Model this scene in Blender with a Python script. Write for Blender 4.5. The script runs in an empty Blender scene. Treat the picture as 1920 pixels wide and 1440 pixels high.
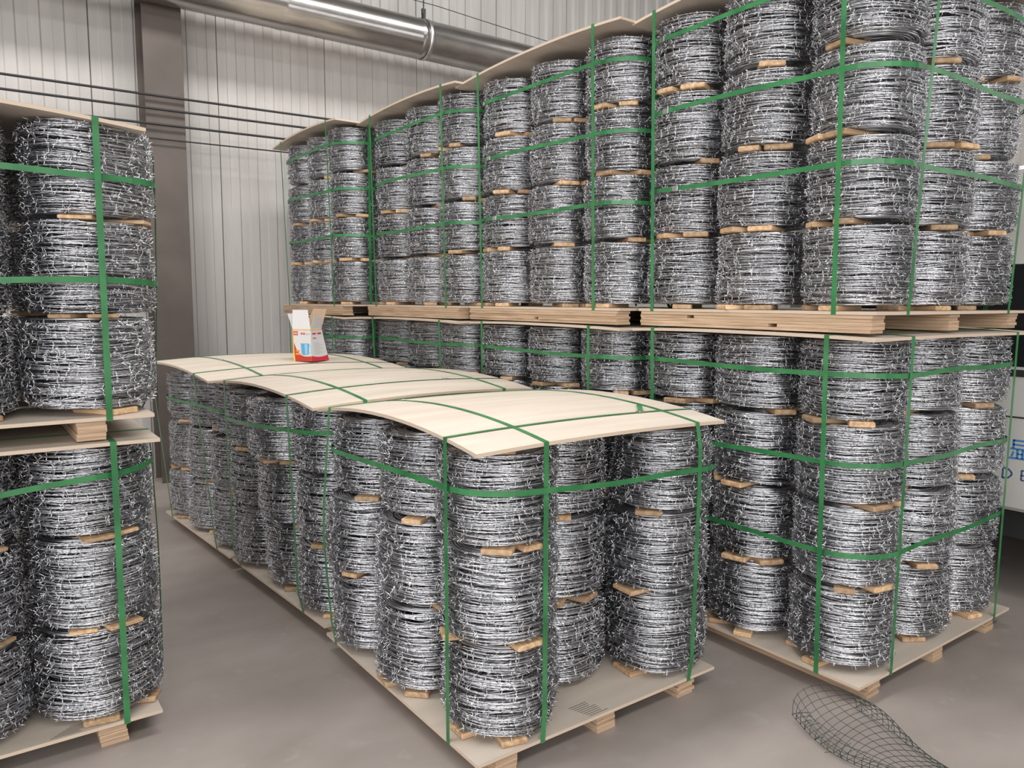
import bpy, math, random
import numpy as np
from mathutils import Matrix, Vector

random.seed(7)
SC = bpy.context.scene
COL = SC.collection

# ------------------------------------------------------------------ camera
cam_d = bpy.data.cameras.new('camera')
cam = bpy.data.objects.new('camera', cam_d); COL.objects.link(cam)
F_PX = 1443.0
def _unit(v): return v / np.linalg.norm(v)
_v1 = _unit(np.array([-97 - 960, -(559 - 720), -F_PX]))      # vanishing point of the rows (world +y)
_v2 = np.array([2954 - 960, -(571 - 720), -F_PX])            # vanishing point across the rows (world +x)
_v2 = _unit(_v2 - _v1 * (_v1 @ (_v2 / np.linalg.norm(_v2))) * np.linalg.norm(_v2))
_up = np.cross(_v2, _v1)
_R = np.array([_v2, _v1, _up])
cam.matrix_world = Matrix([[*_R[0], 0], [*_R[1], 0], [*_R[2], 1.5], [0, 0, 0, 1]])
cam_d.sensor_width = 36; cam_d.sensor_fit = 'HORIZONTAL'; cam_d.lens = F_PX / 1920 * 36
cam_d.clip_start = 0.05; cam_d.clip_end = 200
SC.camera = cam

# ------------------------------------------------------------------ light
w = bpy.data.worlds.new('world'); SC.world = w; w.use_nodes = True
w.node_tree.nodes['Background'].inputs[0].default_value = (0.92, 0.96, 1.0, 1)
w.node_tree.nodes['Background'].inputs[1].default_value = 1.0

def area(name, loc, aim, sx, sy, power, col=(1, 1, 1)):
    d = bpy.data.lights.new(name, 'AREA'); d.shape = 'RECTANGLE'; d.size = sx; d.size_y = sy
    d.energy = power; d.color = col
    o = bpy.data.objects.new(name, d); COL.objects.link(o); o.location = loc
    o.rotation_euler = (Vector(aim) - Vector(loc)).to_track_quat('-Z', 'Y').to_euler()
    return o
# daylight: translucent skylight strips in the roof and the big open gate behind the photographer
for yy, pw in ((-2.5, 300), (3.2, 600)):
    area('skylight_daylight', (1.5, yy, 6.55), (1.5, yy, 0), 12.0, 1.1, pw, (1.0, 0.985, 0.96))
area('gate_daylight', (-2.7, -7.2, 2.6), (1.4, 2.0, 1.6), 6.4, 4.6, 480, (1.0, 0.985, 0.965))
# added fill lights at both side walls, brightening the coil flanks; no known source
area('left_fill_light', (-8.95, -3.2, 3.2), (2.0, 2.0, 1.5), 6.6, 2.4, 440, (0.98, 0.99, 1.0))
area('right_fill_light', (10.95, -3.0, 3.4), (3.0, 1.5, 1.4), 8.0, 2.2, 170, (0.98, 0.99, 1.0))

SC.view_settings.view_transform = 'Standard'
SC.view_settings.look = 'None'
SC.view_settings.exposure = 0.0
SC.view_settings.gamma = 1.0
SC.view_settings.use_curve_mapping = False

# ------------------------------------------------------------------ materials
def mat(name, col, rough=0.6, metal=0.0, spec=0.5):
    m = bpy.data.materials.new(name); m.use_nodes = True
    b = m.node_tree.nodes['Principled BSDF']
    b.inputs['Base Color'].default_value = (*col, 1); b.inputs['Roughness'].default_value = rough
    b.inputs['Metallic'].default_value = metal; b.inputs['Specular IOR Level'].default_value = spec
    return m
def nodes(m): return m.node_tree.nodes, m.node_tree.links, m.node_tree.nodes['Principled BSDF']
def noise_col(m, c1, c2, scale=4, detail=6, stretch=(1, 1, 1), lo=.35, hi=.65, coord='Object', rand=0.0):
    n, l, b = nodes(m)
    tc = n.new('ShaderNodeTexCoord'); mp = n.new('ShaderNodeMapping'); mp.inputs['Scale'].default_value = stretch
    nz = n.new('ShaderNodeTexNoise'); nz.inputs['Scale'].default_value = scale; nz.inputs['Detail'].default_value = detail
    r = n.new('ShaderNodeValToRGB'); r.color_ramp.elements[0].position = lo; r.color_ramp.elements[1].position = hi
    r.color_ramp.elements[0].color = (*c1, 1); r.color_ramp.elements[1].color = (*c2, 1)
    l.new(tc.outputs[coord], mp.inputs[0]); l.new(mp.outputs[0], nz.inputs['Vector']); l.new(nz.outputs['Fac'], r.inputs[0])
    out = r.outputs[0]
    if rand:
        oi = n.new('ShaderNodeObjectInfo'); hs = n.new('ShaderNodeHueSaturation')
        mr = n.new('ShaderNodeMapRange'); mr.inputs[3].default_value = 1 - rand; mr.inputs[4].default_value = 1 + rand
        ad = n.new('ShaderNodeVectorMath'); ad.operation = 'ADD'
        l.new(oi.outputs['Random'], mr.inputs[0]); l.new(mr.outputs[0], hs.inputs['Value']); l.new(out, hs.inputs['Color'])
        out = hs.outputs[0]
        sc = n.new('ShaderNodeMath'); sc.operation = 'MULTIPLY'; sc.inputs[1].default_value = 37.0
        l.new(oi.outputs['Random'], sc.inputs[0]); l.new(sc.outputs[0], mp.inputs['Location'])
    l.new(out, b.inputs['Base Color'])
    return nz, r, out
def bump(m, nz, strength, dist):
    n, l, b = nodes(m); bp = n.new('ShaderNodeBump'); bp.inputs['Strength'].default_value = strength; bp.inputs['Distance'].default_value = dist
    l.new(nz.outputs['Fac'], bp.inputs['Height']); l.new(bp.outputs[0], b.inputs['Normal'])

M = {}
M['steel'] = mat('galvanised_wire', (0.66, 0.67, 0.69), 0.30, 1.0)
noise_col(M['steel'], (0.58, 0.585, 0.61), (0.84, 0.84, 0.865), 14, 3, rand=0.10)
M['core'] = mat('inner_windings', (0.5, 0.5, 0.52), 0.5, 1.0)
M['strap'] = mat('green_strap', (0.035, 0.24, 0.065), 0.32)
noise_col(M['strap'], (0.022, 0.135, 0.044), (0.044, 0.210, 0.072), 9, 4)
M['seal'] = mat('strap_seal', (0.55, 0.55, 0.55), 0.35, 1.0)
# plywood: veneer on the faces, plies on the edges (UV v > 9)
M['ply'] = mat('plywood', (0.70, 0.55, 0.39), 0.62)
_nz, _r, _o = noise_col(M['ply'], (0.49, 0.415, 0.345), (0.60, 0.525, 0.445), 1.6, 7, (1, 7, 1), .30, .72, 'UV', 0.10)
n, l, b = nodes(M['ply'])
uv = n.new('ShaderNodeUVMap'); sp = n.new('ShaderNodeSeparateXYZ'); l.new(uv.outputs[0], sp.inputs[0])
gt = n.new('ShaderNodeMath'); gt.operation = 'GREATER_THAN'; gt.inputs[1].default_value = 9.0; l.new(sp.outputs[1], gt.inputs[0])
fr = n.new('ShaderNodeMath'); fr.operation = 'MULTIPLY'; fr.inputs[1].default_value = 2.5; l.new(sp.outputs[1], fr.inputs[0])
fr2 = n.new('ShaderNodeMath'); fr2.operation = 'FRACT'; l.new(fr.outputs[0], fr2.inputs[0])
er = n.new('ShaderNodeValToRGB'); er.color_ramp.elements[0].color = (0.48, 0.36, 0.26, 1); er.color_ramp.elements[1].color = (0.60, 0.50, 0.40, 1)
er.color_ramp.elements[0].position = .25; er.color_ramp.elements[1].position = .5
l.new(fr2.outputs[0], er.inputs[0])
mx = n.new('ShaderNodeMix'); mx.data_type = 'RGBA'
l.new(gt.outputs[0], mx.inputs['Factor']); l.new(_o, mx.inputs['A']); l.new(er.outputs[0], mx.inputs['B'])
l.new(mx.outputs['Result'], b.inputs['Base Color'])
M['wood'] = mat('spacer_wood', (0.55, 0.33, 0.16), 0.65)
_nz, _, _ = noise_col(M['wood'], (0.34, 0.195, 0.10), (0.60, 0.42, 0.25), 7, 6, (1, 9, 9), .3, .7, 'Object', 0.35)
bump(M['wood'], _nz, .3, .002)
M['runner'] = mat('runner_wood', (0.6, 0.42, 0.26), 0.7)
_nz, _, _ = noise_col(M['runner'], (0.33, 0.21, 0.13), (0.61, 0.44, 0.295), 4, 8, (1, 1.2, 60), .3, .68)
bump(M['runner'], _nz, .4, .002)
M['floor'] = mat('concrete_floor', (0.3, 0.28, 0.26), 0.5)
n, l, b = nodes(M['floor'])
_nz, _r, _o = noise_col(M['floor'], (0.250, 0.213, 0.192), (0.345, 0.303, 0.278), 1.7, 9, (1, 1.6, 1), .3, .7)
nz2 = n.new('ShaderNodeTexNoise'); nz2.inputs['Scale'].default_value = 9; nz2.inputs['Detail'].default_value = 10
tc = n.new('ShaderNodeTexCoord'); l.new(tc.outputs['Object'], nz2.inputs['Vector'])
r2 = n.new('ShaderNodeValToRGB'); r2.color_ramp.elements[0].position = .62; r2.color_ramp.elements[1].position = .78
r2.color_ramp.elements[0].color = (0, 0, 0, 1); r2.color_ramp.elements[1].color = (0.45, 0.45, 0.45, 1)
l.new(nz2.outputs['Fac'], r2.inputs[0])
mx = n.new('ShaderNodeMix'); mx.data_type = 'RGBA'; mx.inputs['B'].default_value = (0.40, 0.37, 0.35, 1)
l.new(r2.outputs[0], mx.inputs['Factor']); l.new(_o, mx.inputs['A']); l.new(mx.outputs['Result'], b.inputs['Base Color'])
bump(M['floor'], nz2, .12, .004)
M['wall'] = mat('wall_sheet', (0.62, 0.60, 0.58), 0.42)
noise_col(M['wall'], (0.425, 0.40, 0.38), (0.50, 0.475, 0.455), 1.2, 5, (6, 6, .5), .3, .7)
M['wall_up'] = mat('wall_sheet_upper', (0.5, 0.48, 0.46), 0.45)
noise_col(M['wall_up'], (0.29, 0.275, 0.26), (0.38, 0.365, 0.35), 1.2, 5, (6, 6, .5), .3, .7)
M['roof'] = mat('roof_sheet', (0.45, 0.45, 0.45), 0.6)
M['column'] = mat('column_paint', (0.15, 0.12, 0.105), 0.55)
noise_col(M['column'], (0.085, 0.067, 0.058), (0.115, 0.092, 0.080), 3, 6)
M['cable'] = mat('black_cable', (0.02, 0.018, 0.017), 0.5)
M['duct'] = mat('duct_metal', (0.5, 0.48, 0.46), 0.24, 1.0)
_nz, _, _ = noise_col(M['duct'], (0.36, 0.34, 0.325), (0.50, 0.48, 0.46), 3, 6, (1, 4, 4))
M['net'] = mat('green_net_wire', (0.018, 0.035, 0.028), 0.5)
M['van'] = mat('van_paint', (0.50, 0.485, 0.46), 0.4)
noise_col(M['van'], (0.46, 0.445, 0.42), (0.53, 0.515, 0.49), 3, 8)
M['glass'] = mat('van_glass', (0.012, 0.013, 0.014), 0.12)
M['rubber'] = mat('rubber', (0.015, 0.015, 0.015), 0.8)
M['blue'] = mat('blue_paint', (0.05, 0.20, 0.46), 0.5)
M['navy'] = mat('dark_blue_paint', (0.05, 0.09, 0.22), 0.5)
M['card'] = mat('white_card', (0.68, 0.66, 0.67), 0.45)
M['kraft'] = mat('kraft_card', (0.42, 0.29, 0.19), 0.8)
M['red'] = mat('print_red', (0.62, 0.03, 0.05), 0.45)
M['darkred'] = mat('print_dark_red', (0.50, 0.05, 0.03), 0.45)
M['yellow'] = mat('print_yellow', (0.85, 0.55, 0.08), 0.45)
M['kblue'] = mat('print_kettle_blue', (0.12, 0.38, 0.62), 0.4)
M['kblue2'] = mat('print_kettle_light', (0.30, 0.58, 0.78), 0.4)
M['grey'] = mat('print_grey', (0.42, 0.42, 0.42), 0.5)
M['orange'] = mat('print_orange', (0.85, 0.30, 0.06), 0.5)

# ------------------------------------------------------------------ helpers
def mesh(name, V, Fc, m, smooth=False, uvs=None):
    me = bpy.data.meshes.new(name)
    me.from_pydata([tuple(map(float, v)) for v in V], [], [tuple(int(i) for i in f) for f in Fc])
    if isinstance(m, (list, tuple)):
        for q in m: me.materials.append(q)
    else: me.materials.append(m)
    if uvs is not None:
        u = me.uv_layers.new(name='UVMap'); u.data.foreach_set('uv', np.asarray(uvs, dtype=np.float32).ravel())
    if smooth: me.polygons.foreach_set('use_smooth', [True] * len(me.polygons))
    me.update(); return me
def fast_mesh(name, V, T, m, smooth=True):
    """triangles from numpy arrays"""
    V = np.asarray(V, dtype=np.float32); T = np.asarray(T, dtype=np.int32)
    me = bpy.data.meshes.new(name); me.vertices.add(len(V)); me.vertices.foreach_set('co', V.ravel())
    me.loops.add(T.size); me.loops.foreach_set('vertex_index', T.ravel())
    me.polygons.add(len(T)); me.polygons.foreach_set('loop_start', np.arange(0, T.size, 3, dtype=np.int32))
    me.polygons.foreach_set('loop_total', np.full(len(T), 3, dtype=np.int32))
    me.materials.append(m); me.update(calc_edges=True)
    me.polygons.foreach_set('use_smooth', np.full(len(T), smooth, dtype=bool)); me.update()
    return me
def obj(name, me, parent=None, loc=None, rot=None, label=None, cat=None, group=None, kind=None):
    o = bpy.data.objects.new(name, me); COL.objects.link(o)
    if parent is not None: o.parent = parent
    if loc is not None: o.location = loc
    if rot is not None: o.rotation_euler = rot
    if label: o['label'] = label
    if cat: o['category'] = cat
    if group: o['group'] = group
    if kind: o['kind'] = kind
    return o
def empty(name, loc=(0, 0, 0), rot=(0, 0, 0), **k): return obj(name, None, None, loc, rot, **k)
class MB:
    def __init__(s): s.V = []; s.F = []; s.mi = []
    def add(s, V, Fc, mi=0):
        b = len(s.V); s.V += [tuple(v) for v in V]; s.F += [tuple(i + b for i in f) for f in Fc]; s.mi += [mi] * len(Fc); return s
    def box(s, x0, x1, y0, y1, z0, z1, mi=0):
        V = [(x, y, z) for z in (z0, z1) for y in (y0, y1) for x in (x0, x1)]
        return s.add(V, [(0, 2, 3, 1), (4, 5, 7, 6), (0, 1, 5, 4), (2, 6, 7, 3), (0, 4, 6, 2), (1, 3, 7, 5)], mi)
    def cbox(s, x0, x1, y0, y1, z0, z1, c=.003, mi=0):
        """box with chamfered edges round the x-y outline and top/bottom rims"""
        def ring(i, z):
            return [(x0 + i + c, y0 + i, z), (x1 - i - c, y0 + i, z), (x1 - i, y0 + i + c, z), (x1 - i, y1 - i - c, z),
                    (x1 - i - c, y1 - i, z), (x0 + i + c, y1 - i, z), (x0 + i, y1 - i - c, z), (x0 + i, y0 + i + c, z)]
        R = ring(c, z0) + ring(0, z0 + c) + ring(0, z1 - c) + ring(c, z1)
        Fc = [tuple(range(7, -1, -1)), tuple(range(24, 32))]
        for k in range(3):
            for i in range(8):
                j = (i + 1) % 8; Fc.append((8 * k + i, 8 * k + j, 8 * k + 8 + j, 8 * k + 8 + i))
        return s.add(R, Fc, mi)
    def cyl(s, p0, p1, r, seg=12, mi=0):
        p0 = np.array(p0, float); p1 = np.array(p1, float); d = _unit(p1 - p0)
        a = _unit(np.cross(d, [0, 0, 1.0] if abs(d[2]) < .9 else [1.0, 0, 0])); b2 = np.cross(d, a)
        V = []
        for p in (p0, p1):
            for i in range(seg):
                t = 2 * math.pi * i / seg; V.append(p + r * (a * math.cos(t) + b2 * math.sin(t)))
        Fc = [(i, (i + 1) % seg, seg + (i + 1) % seg, seg + i) for i in range(seg)] + [tuple(range(seg - 1, -1, -1)), tuple(range(seg, 2 * seg))]
        return s.add(V, Fc, mi)
    def me(s, name, m, smooth=False):
        me = mesh(name, s.V, s.F, m, smooth)
        if isinstance(m, (list, tuple)): me.polygons.foreach_set('material_index', s.mi)
        return me
def tube(P, r, seg=6, closed=False):
    """numpy tube along polyline -> V, T"""
    P = np.asarray(P, float); n = len(P)
    t = np.gradient(P, axis=0) if not closed else (np.roll(P, -1, 0) - np.roll(P, 1, 0))
    t /= np.linalg.norm(t, axis=1, keepdims=True) + 1e-12
    ref = np.tile(np.array([0, 0, 1.0]), (n, 1)); ref[np.abs(t[:, 2]) > .9] = (1, 0, 0)
    a = np.cross(t, ref); a /= np.linalg.norm(a, axis=1, keepdims=True); b2 = np.cross(t, a)
    th = np.arange(seg) * 2 * np.pi / seg
    V = P[:, None, :] + r * (np.cos(th)[None, :, None] * a[:, None, :] + np.sin(th)[None, :, None] * b2[:, None, :])
    V = V.reshape(-1, 3)
    m_ = n if closed else n - 1
    i = np.arange(m_)[:, None]; j = np.arange(seg)[None, :]
    i2 = (i + 1) % n; j2 = (j + 1) % seg
    q = np.stack([i * seg + j, i * seg + j2, i2 * seg + j2, i2 * seg + j], -1).reshape(-1, 4)
    T = np.concatenate([q[:, [0, 1, 2]], q[:, [0, 2, 3]]])
    return V, T

# ------------------------------------------------------------------ room
def grid_box(name, x0, x1, y0, y1, z0, z1, m): return MB().box(x0, x1, y0, y1, z0, z1).me(name, m)
WALL_Y = 6.95
obj('floor', grid_box('floor', -9, 11, -9, WALL_Y + .2, -.2, 0, M['floor']), kind='structure')
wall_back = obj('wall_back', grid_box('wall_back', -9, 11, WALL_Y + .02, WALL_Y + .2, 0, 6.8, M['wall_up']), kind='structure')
def panel_mesh(name, W, z0, z1, pitch, depth, mm, flank):
    xs = []; n_ = int(round(W / pitch))
    for i in range(n_):
        a = i * pitch
        xs += [(a + .003, 0), (a + pitch * .5 - flank, 0), (a + pitch * .5, -depth), (a + pitch - flank - .003, -depth)]
    xs += [(W - .003, 0)]
    xs = [(0.0015, .012)] + xs + [(W - .0015, .012)]
    V = [(x, y, z) for z in (z0, z1) for x, y in xs]; k = len(xs)
    return mesh(name, V, [(i, i + 1, k + i + 1, k + i) for i in range(k - 1)], mm)
pm_low = panel_mesh('panel', .96, 0, 4.05, .16, .009, M['wall'], .006)
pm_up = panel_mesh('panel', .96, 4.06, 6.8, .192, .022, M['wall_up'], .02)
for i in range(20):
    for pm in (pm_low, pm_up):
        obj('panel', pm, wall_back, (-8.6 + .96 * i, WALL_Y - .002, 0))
mb = MB(); mb.box(-9.2, -9, -9, WALL_Y + .2, 0, 2.0); mb.box(-9.2, -9, -9, WALL_Y + .2, 4.4, 6.8); mb.box(-9.2, -9, -9, -6.6, 2.0, 4.4); mb.box(-9.2, -9, .2, WALL_Y + .2, 2.0, 4.4)  # side wall; its opening is added to house the left fill light
obj('wall_left', mb.me('wall_left', M['wall']), kind='structure')
wall_right = obj('wall_right', grid_box('wall_right', 11, 11.2, -9, WALL_Y + .2, 0, 6.8, M['wall']), kind='structure')
for i in range(16):
    obj('panel', pm_low, wall_right, (10.99, 6.9 - .96 * i, 0), (0, 0, -math.pi / 2))
mb = MB()
mb.box(-9, -6.2, -9.2, -9, 0, 6.8); mb.box(1.2, 11, -9.2, -9, 0, 6.8); mb.box(-6.2, 1.2, -9.2, -9, 5.2, 6.8)
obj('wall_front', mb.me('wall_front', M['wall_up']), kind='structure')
mb = MB()                                     # roof with two open skylight strips
for a, b_ in ((-9.2, -3.2), (-1.8, 2.5), (3.9, WALL_Y + .2)): mb.box(-9.2, 11.2, a, b_, 6.8, 6.9)
for a, b_ in ((-3.2, -1.8), (2.5, 3.9)): mb.box(-9.2, -4.7, a, b_, 6.8, 6.9); mb.box(7.7, 11.2, a, b_, 6.8, 6.9)
obj('ceiling', mb.me('ceiling', M['roof']), kind='structure')

# steel column (I section) in front of the wall
mb = MB()
mb.cbox(1.325, 1.615, 6.66, 6.672, 0, 6.8, .002); mb.box(1.464, 1.476, 6.672, 6.90, 0, 6.8); mb.cbox(1.325, 1.615, 6.90, 6.912, 0, 6.8, .002)
obj('steel_column', mb.me('steel_column', M['column']), label='brown-grey painted steel column standing against the ribbed white wall', cat='column')

# cables along the wall, pulled tight from side to side
for k, z in enumerate((3.085, 2.98, 2.86, 2.745)):
    xs = np.linspace(-8.8, 10.8, 60)
    P = np.stack([xs, np.full(60, 6.62), z + .00 + .025 * np.sin((xs - .3) * .45 - 1.2 + .2 * k)], 1)
    V, T = tube(P, .0095 if k < 3 else .006, 8)
    obj('wall_cable', fast_mesh('wall_cable', V, T, M['cable']),
        label=('topmost', 'second from the top', 'third from the top', 'lowest and thinnest')[k].join(('black cable stretched along the wall, ', ' of four')),
        cat='cable', group='cables along the wall')

# ventilation duct
ZD, YD, RD = 3.905, 6.52, .175
duct = empty('ventilation_duct', (0, YD, ZD), label='round galvanised metal ventilation duct running high along the wall', cat='duct')
def lathe_x(name, prof, m, seg=40):
    V = []; Fc = []
    for x, r in prof:
        for i in range(seg):
            t = 2 * math.pi * i / seg; V.append((x, r * math.cos(t), r * math.sin(t)))
    for k in range(len(prof) - 1):
        for i in range(seg):
            j = (i + 1) % seg; Fc.append((k * seg + i, k * seg + j, (k + 1) * seg + j, (k + 1) * seg + i))
    return mesh(name, V, Fc, m, True)
sec = lathe_x('duct_section', [(0, RD), (.02, RD), (.025, RD + .003), (.045, RD + .003), (.05, RD), (1.7, RD), (1.72, RD + .003), (1.76, RD + .003), (1.775, RD), (3.0, RD)], M['duct'])
for i in range(7): obj('duct_section', sec, duct, (-9 + 3.0 * i + .62, 0, 0))
for x in (-2.3, 3.72, 9.6):
    cl = obj('hanger_clamp', lathe_x('hanger_clamp', [(-.02, RD + .002), (-.02, RD + .005), (.02, RD + .005), (.02, RD + .002)], M['seal']), duct, (x, 0, 0))
    mb = MB(); mb.box(-.012, .012, -.02, .02, RD, RD + .06); mb.box(-.018, .018, -.012, .012, RD + .05, RD + .1); mb.cyl((0, 0, RD + .1), (0, 0, 2.85), .006, 8)
    obj('hanger_rod', mb.me('hanger_rod', M['cable']), cl)
xs = np.linspace(-8.8, 10.8, 80)
V, T = tube(np.stack([xs, np.full(80, YD - .02), 4.235 - .10 * np.abs(np.sin((xs - 3.72) * math.pi / 6.0))], 1), .0035, 6)
obj('guy_wire', fast_mesh('guy_wire', V, T, M['cable']), label='thin wire slung above the metal ventilation duct', cat='wire')

# ------------------------------------------------------------------ barbed wire coils
R0, HC = 0.194, 0.297
def coil_variant(seed):
    rg = np.random.default_rng(seed)
    VS, TS, off = [], [], 0
    BV, BT, boff = [], [], 0
    def put(V, T):
        nonlocal off
        VS.append(V); TS.append(T + off); off += len(V)
    lay = ((0.0, 27, True), (-.0095, 21, True), (-.021, 14, False), (-.033, 14, False), (-.046, 14, False), (-.060, 16, False), (-.076, 18, False))
    ph = rg.uniform(0, 6.28, 8)
    for li, (dr, nt, twisted) in enumerate(lay):
        for k in range(nt):
            z0 = (k + .5 + rg.uniform(-.42, .42)) / nt * (HC - .012) + .006
            nseg = 156 if twisted else 60
            th = np.arange(nseg) * 2 * np.pi / nseg
            a1, a2, a3 = rg.normal(0, .0056, 3); p1, p2, p3 = rg.uniform(0, 6.28, 3)
            z = z0 + a1 * np.sin(th + p1) + a2 * np.sin(2 * th + p2) + .6 * a3 * np.sin(3 * th + p3)
            z = np.clip(z, .004, HC - .004)
            s = np.abs(2 * z / HC - 1)
            r = R0 + dr - .016 * s ** 7 + .0035 * np.sin(3 * z / HC * 3 + ph[0]) + .004 * np.sin(2 * th + ph[1] + 4 * z) + .0025 * np.sin(5 * th + ph[2] + 9 * z)
            b1, b2_ = rg.normal(0, .0028, 2)
            r = r + b1 * np.sin(th + p2) + b2_ * np.sin(3 * th + p1)
            C = np.stack([r * np.cos(th), r * np.sin(th), z], 1)
            if twisted:
                rad = np.stack([np.cos(th), np.sin(th), 0 * th], 1); up = np.array([0, 0, 1.0])
                tw = 26 * th + rg.uniform(0, 6.28)
                h = .0015
                for sgn in (1, -1):
                    P = C + sgn * h * (np.cos(tw)[:, None] * rad + np.sin(tw)[:, None] * up)
                    put(*tube(P, .00142, 3, True))
                # barbs
                nb = 15 if li == 0 else 9
                ti = (rg.uniform(0, 1) + np.arange(nb)) / nb * nseg + rg.uniform(-2, 2, nb)
                for t_ in ti:
                    i = int(t_) % nseg; c = C[i]; a = th[i]
                    e_r = np.array([math.cos(a), math.sin(a), 0]); e_t = np.array([-math.sin(a), math.cos(a), 0])
                    # wrap: short hexagonal sleeve round the two strands
                    V6 = []
                    for sgn in (-.0035, .0035):
                        for q in range(5):
                            g = q * 2 * math.pi / 5; V6.append(c + e_t * sgn + .0036 * (math.cos(g) * e_r + math.sin(g) * up))
                    T6 = []
                    for q in range(5):
                        q2 = (q + 1) % 5; T6 += [(q, q2, 5 + q2), (q, 5 + q2, 5 + q)]
                    BV.append(np.array(V6)); BT.append(np.array(T6) + boff); boff += 10
                    g0 = rg.uniform(0, 6.28)
                    for q in range(4):
                        g = g0 + q * math.pi / 2 + rg.uniform(-.5, .5)
                        d = math.cos(g) * e_r + math.sin(g) * up + e_t * rg.uniform(-.5, .5)
                        d = d / np.linalg.norm(d)
                        n1 = np.cross(d, e_t); n1 /= np.linalg.norm(n1); n2 = np.cross(d, n1)
                        base = c + e_t * rg.uniform(-.004, .004); L_ = rg.uniform(.014, .021)
                        tip = base + d * L_
                        rt = math.hypot(tip[0], tip[1])
                        if rt > R0 + .0125: tip[:2] *= (R0 + .0125) / rt
                        if tip[2] < .001 or tip[2] > HC - .001: tip[2] = min(max(tip[2], .001), HC - .001)
                        ra, rb = .0015, .0013
                        Vs = [base + ra * (math.cos(x) * n1 + math.sin(x) * n2) for x in (0, 2.1, 4.2)] + \
                             [tip + rb * (math.cos(x) * n1 + math.sin(x) * n2) for x in (0, 2.1, 4.2)]
                        Ts = [(0, 1, 4), (0, 4, 3), (1, 2, 5), (1, 5, 4), (2, 0, 3), (2, 3, 5), (3, 4, 5)]
                        BV.append(np.array(Vs)); BT.append(np.array(Ts) + boff); boff += 6
            else:
                put(*tube(C, .0026, 4, True))
    # end faces: flat rings of wire on top and underneath
    for z in (.006, HC - .006):
        for k in range(9):
            th = np.arange(60) * 2 * np.pi / 60
            r = .100 + k * .0085 + .003 * np.sin(2 * th + rg.uniform(0, 6.28))
            put(*tube(np.stack([r * np.cos(th), r * np.sin(th), z + .003 * np.sin(th + k)], 1), .0032, 4, True))
    wm = fast_mesh('barbed_wire_coil', np.concatenate(VS), np.concatenate(TS), M['steel'])
    bm_ = fast_mesh('barbs', np.concatenate(BV), np.concatenate(BT), M['steel'], True)
    return wm, bm_
COILS = [coil_variant(s) for s in (11, 23, 37, 51)]
rc = random.Random(5)
def place_coil(x, y, z, label, group, tilt=.007):
    wm, bm_ = COILS[rc.randrange(len(COILS))]
    o = obj('barbed_wire_coil', wm, None, (x, y, z), (rc.uniform(-tilt, tilt), rc.uniform(-tilt, tilt), rc.uniform(0, 6.28)), label, 'wire coil', group)
    obj('barbs', bm_, o, kind='stuff')
    return o

# ------------------------------------------------------------------ boards, sheets, pallets, straps
SPACERS = []
for L_, W_, T_ in ((.19, .10, .022), (.16, .085, .021), (.22, .075, .022), (.15, .11, .020), (.20, .09, .0215)):
    SPACERS.append(MB().cbox(-L_ / 2, L_ / 2, -W_ / 2, W_ / 2, 0, T_, .0035).me('spacer_board', M['wood']))
SP_L = (.19, .16, .22, .15, .20)
SP_T = (.022, .021, .022, .020, .0215)

def sheet_mesh(name, w_, l_, fz, th=.012, n=(16, 16)):
    """thin plywood sheet 0..w_ by 0..l_ whose underside follows fz(x, y)"""
    nx, ny = n; V = []; Fc = []; UV = []
    for t in (0, 1):
        for j in range(ny + 1):
            for i in range(nx + 1):
                x = w_ * i / nx; y = l_ * j / ny; V.append((x, y, fz(x, y) + t * th))
    S = (nx + 1) * (ny + 1); id_ = lambda i, j, t: t * S + j * (nx + 1) + i
    for j in range(ny):
        for i in range(nx):
            Fc.append((id_(i, j, 1), id_(i + 1, j, 1), id_(i + 1, j + 1, 1), id_(i, j + 1, 1)))
            UV += [(V[k][0], V[k][1]) for k in Fc[-1]]
            Fc.append((id_(i, j, 0), id_(i, j + 1, 0), id_(i + 1, j + 1, 0), id_(i + 1, j, 0)))
            UV += [(V[k][0] + 3, V[k][1] + 3) for k in Fc[-1]]
    def side(a, b_):
        for k in range(len(a) - 1):
            Fc.append((a[k], a[k + 1], b_[k + 1], b_[k])); UV.extend([(0, 10), (.1, 10), (.1, 11), (0, 11)])
    side([id_(i, 0, 0) for i in range(nx + 1)], [id_(i, 0, 1) for i in range(nx + 1)])
    side([id_(i, ny, 0) for i in range(nx, -1, -1)], [id_(i, ny, 1) for i in range(nx, -1, -1)])
    side([id_(0, j, 0) for j in range(ny, -1, -1)], [id_(0, j, 1) for j in range(ny, -1, -1)])
    side([id_(nx, j, 0) for j in range(ny + 1)], [id_(nx, j, 1) for j in range(ny + 1)])
    return mesh(name, V, Fc, M['ply'], False, UV)

def runner_mesh(length, h, seed, width=.085):
    """stack of plywood strips nailed together, running along y"""
    rg = random.Random(seed); mb = MB(); n_ = 5; t = h / n_
    for k in range(n_):
        y = 0.0; dx = rg.uniform(-.004, .004); cut = rg.uniform(.25, .8) * length if k in (1, 3) else None
        z0 = k * t; z1 = (k + 1) * t - .0008
        if cut: mb.box(dx, width + dx, rg.uniform(0, .012), cut, z0, z1); mb.box(dx, width + dx, cut + rg.choice((.002, .04)), length - rg.uniform(0, .012), z0, z1)
        else: mb.box(dx, width + dx, rg.uniform(0, .01), length - rg.uniform(0, .01), z0, z1)
    return mb.me('runner', M['runner'])

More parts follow.
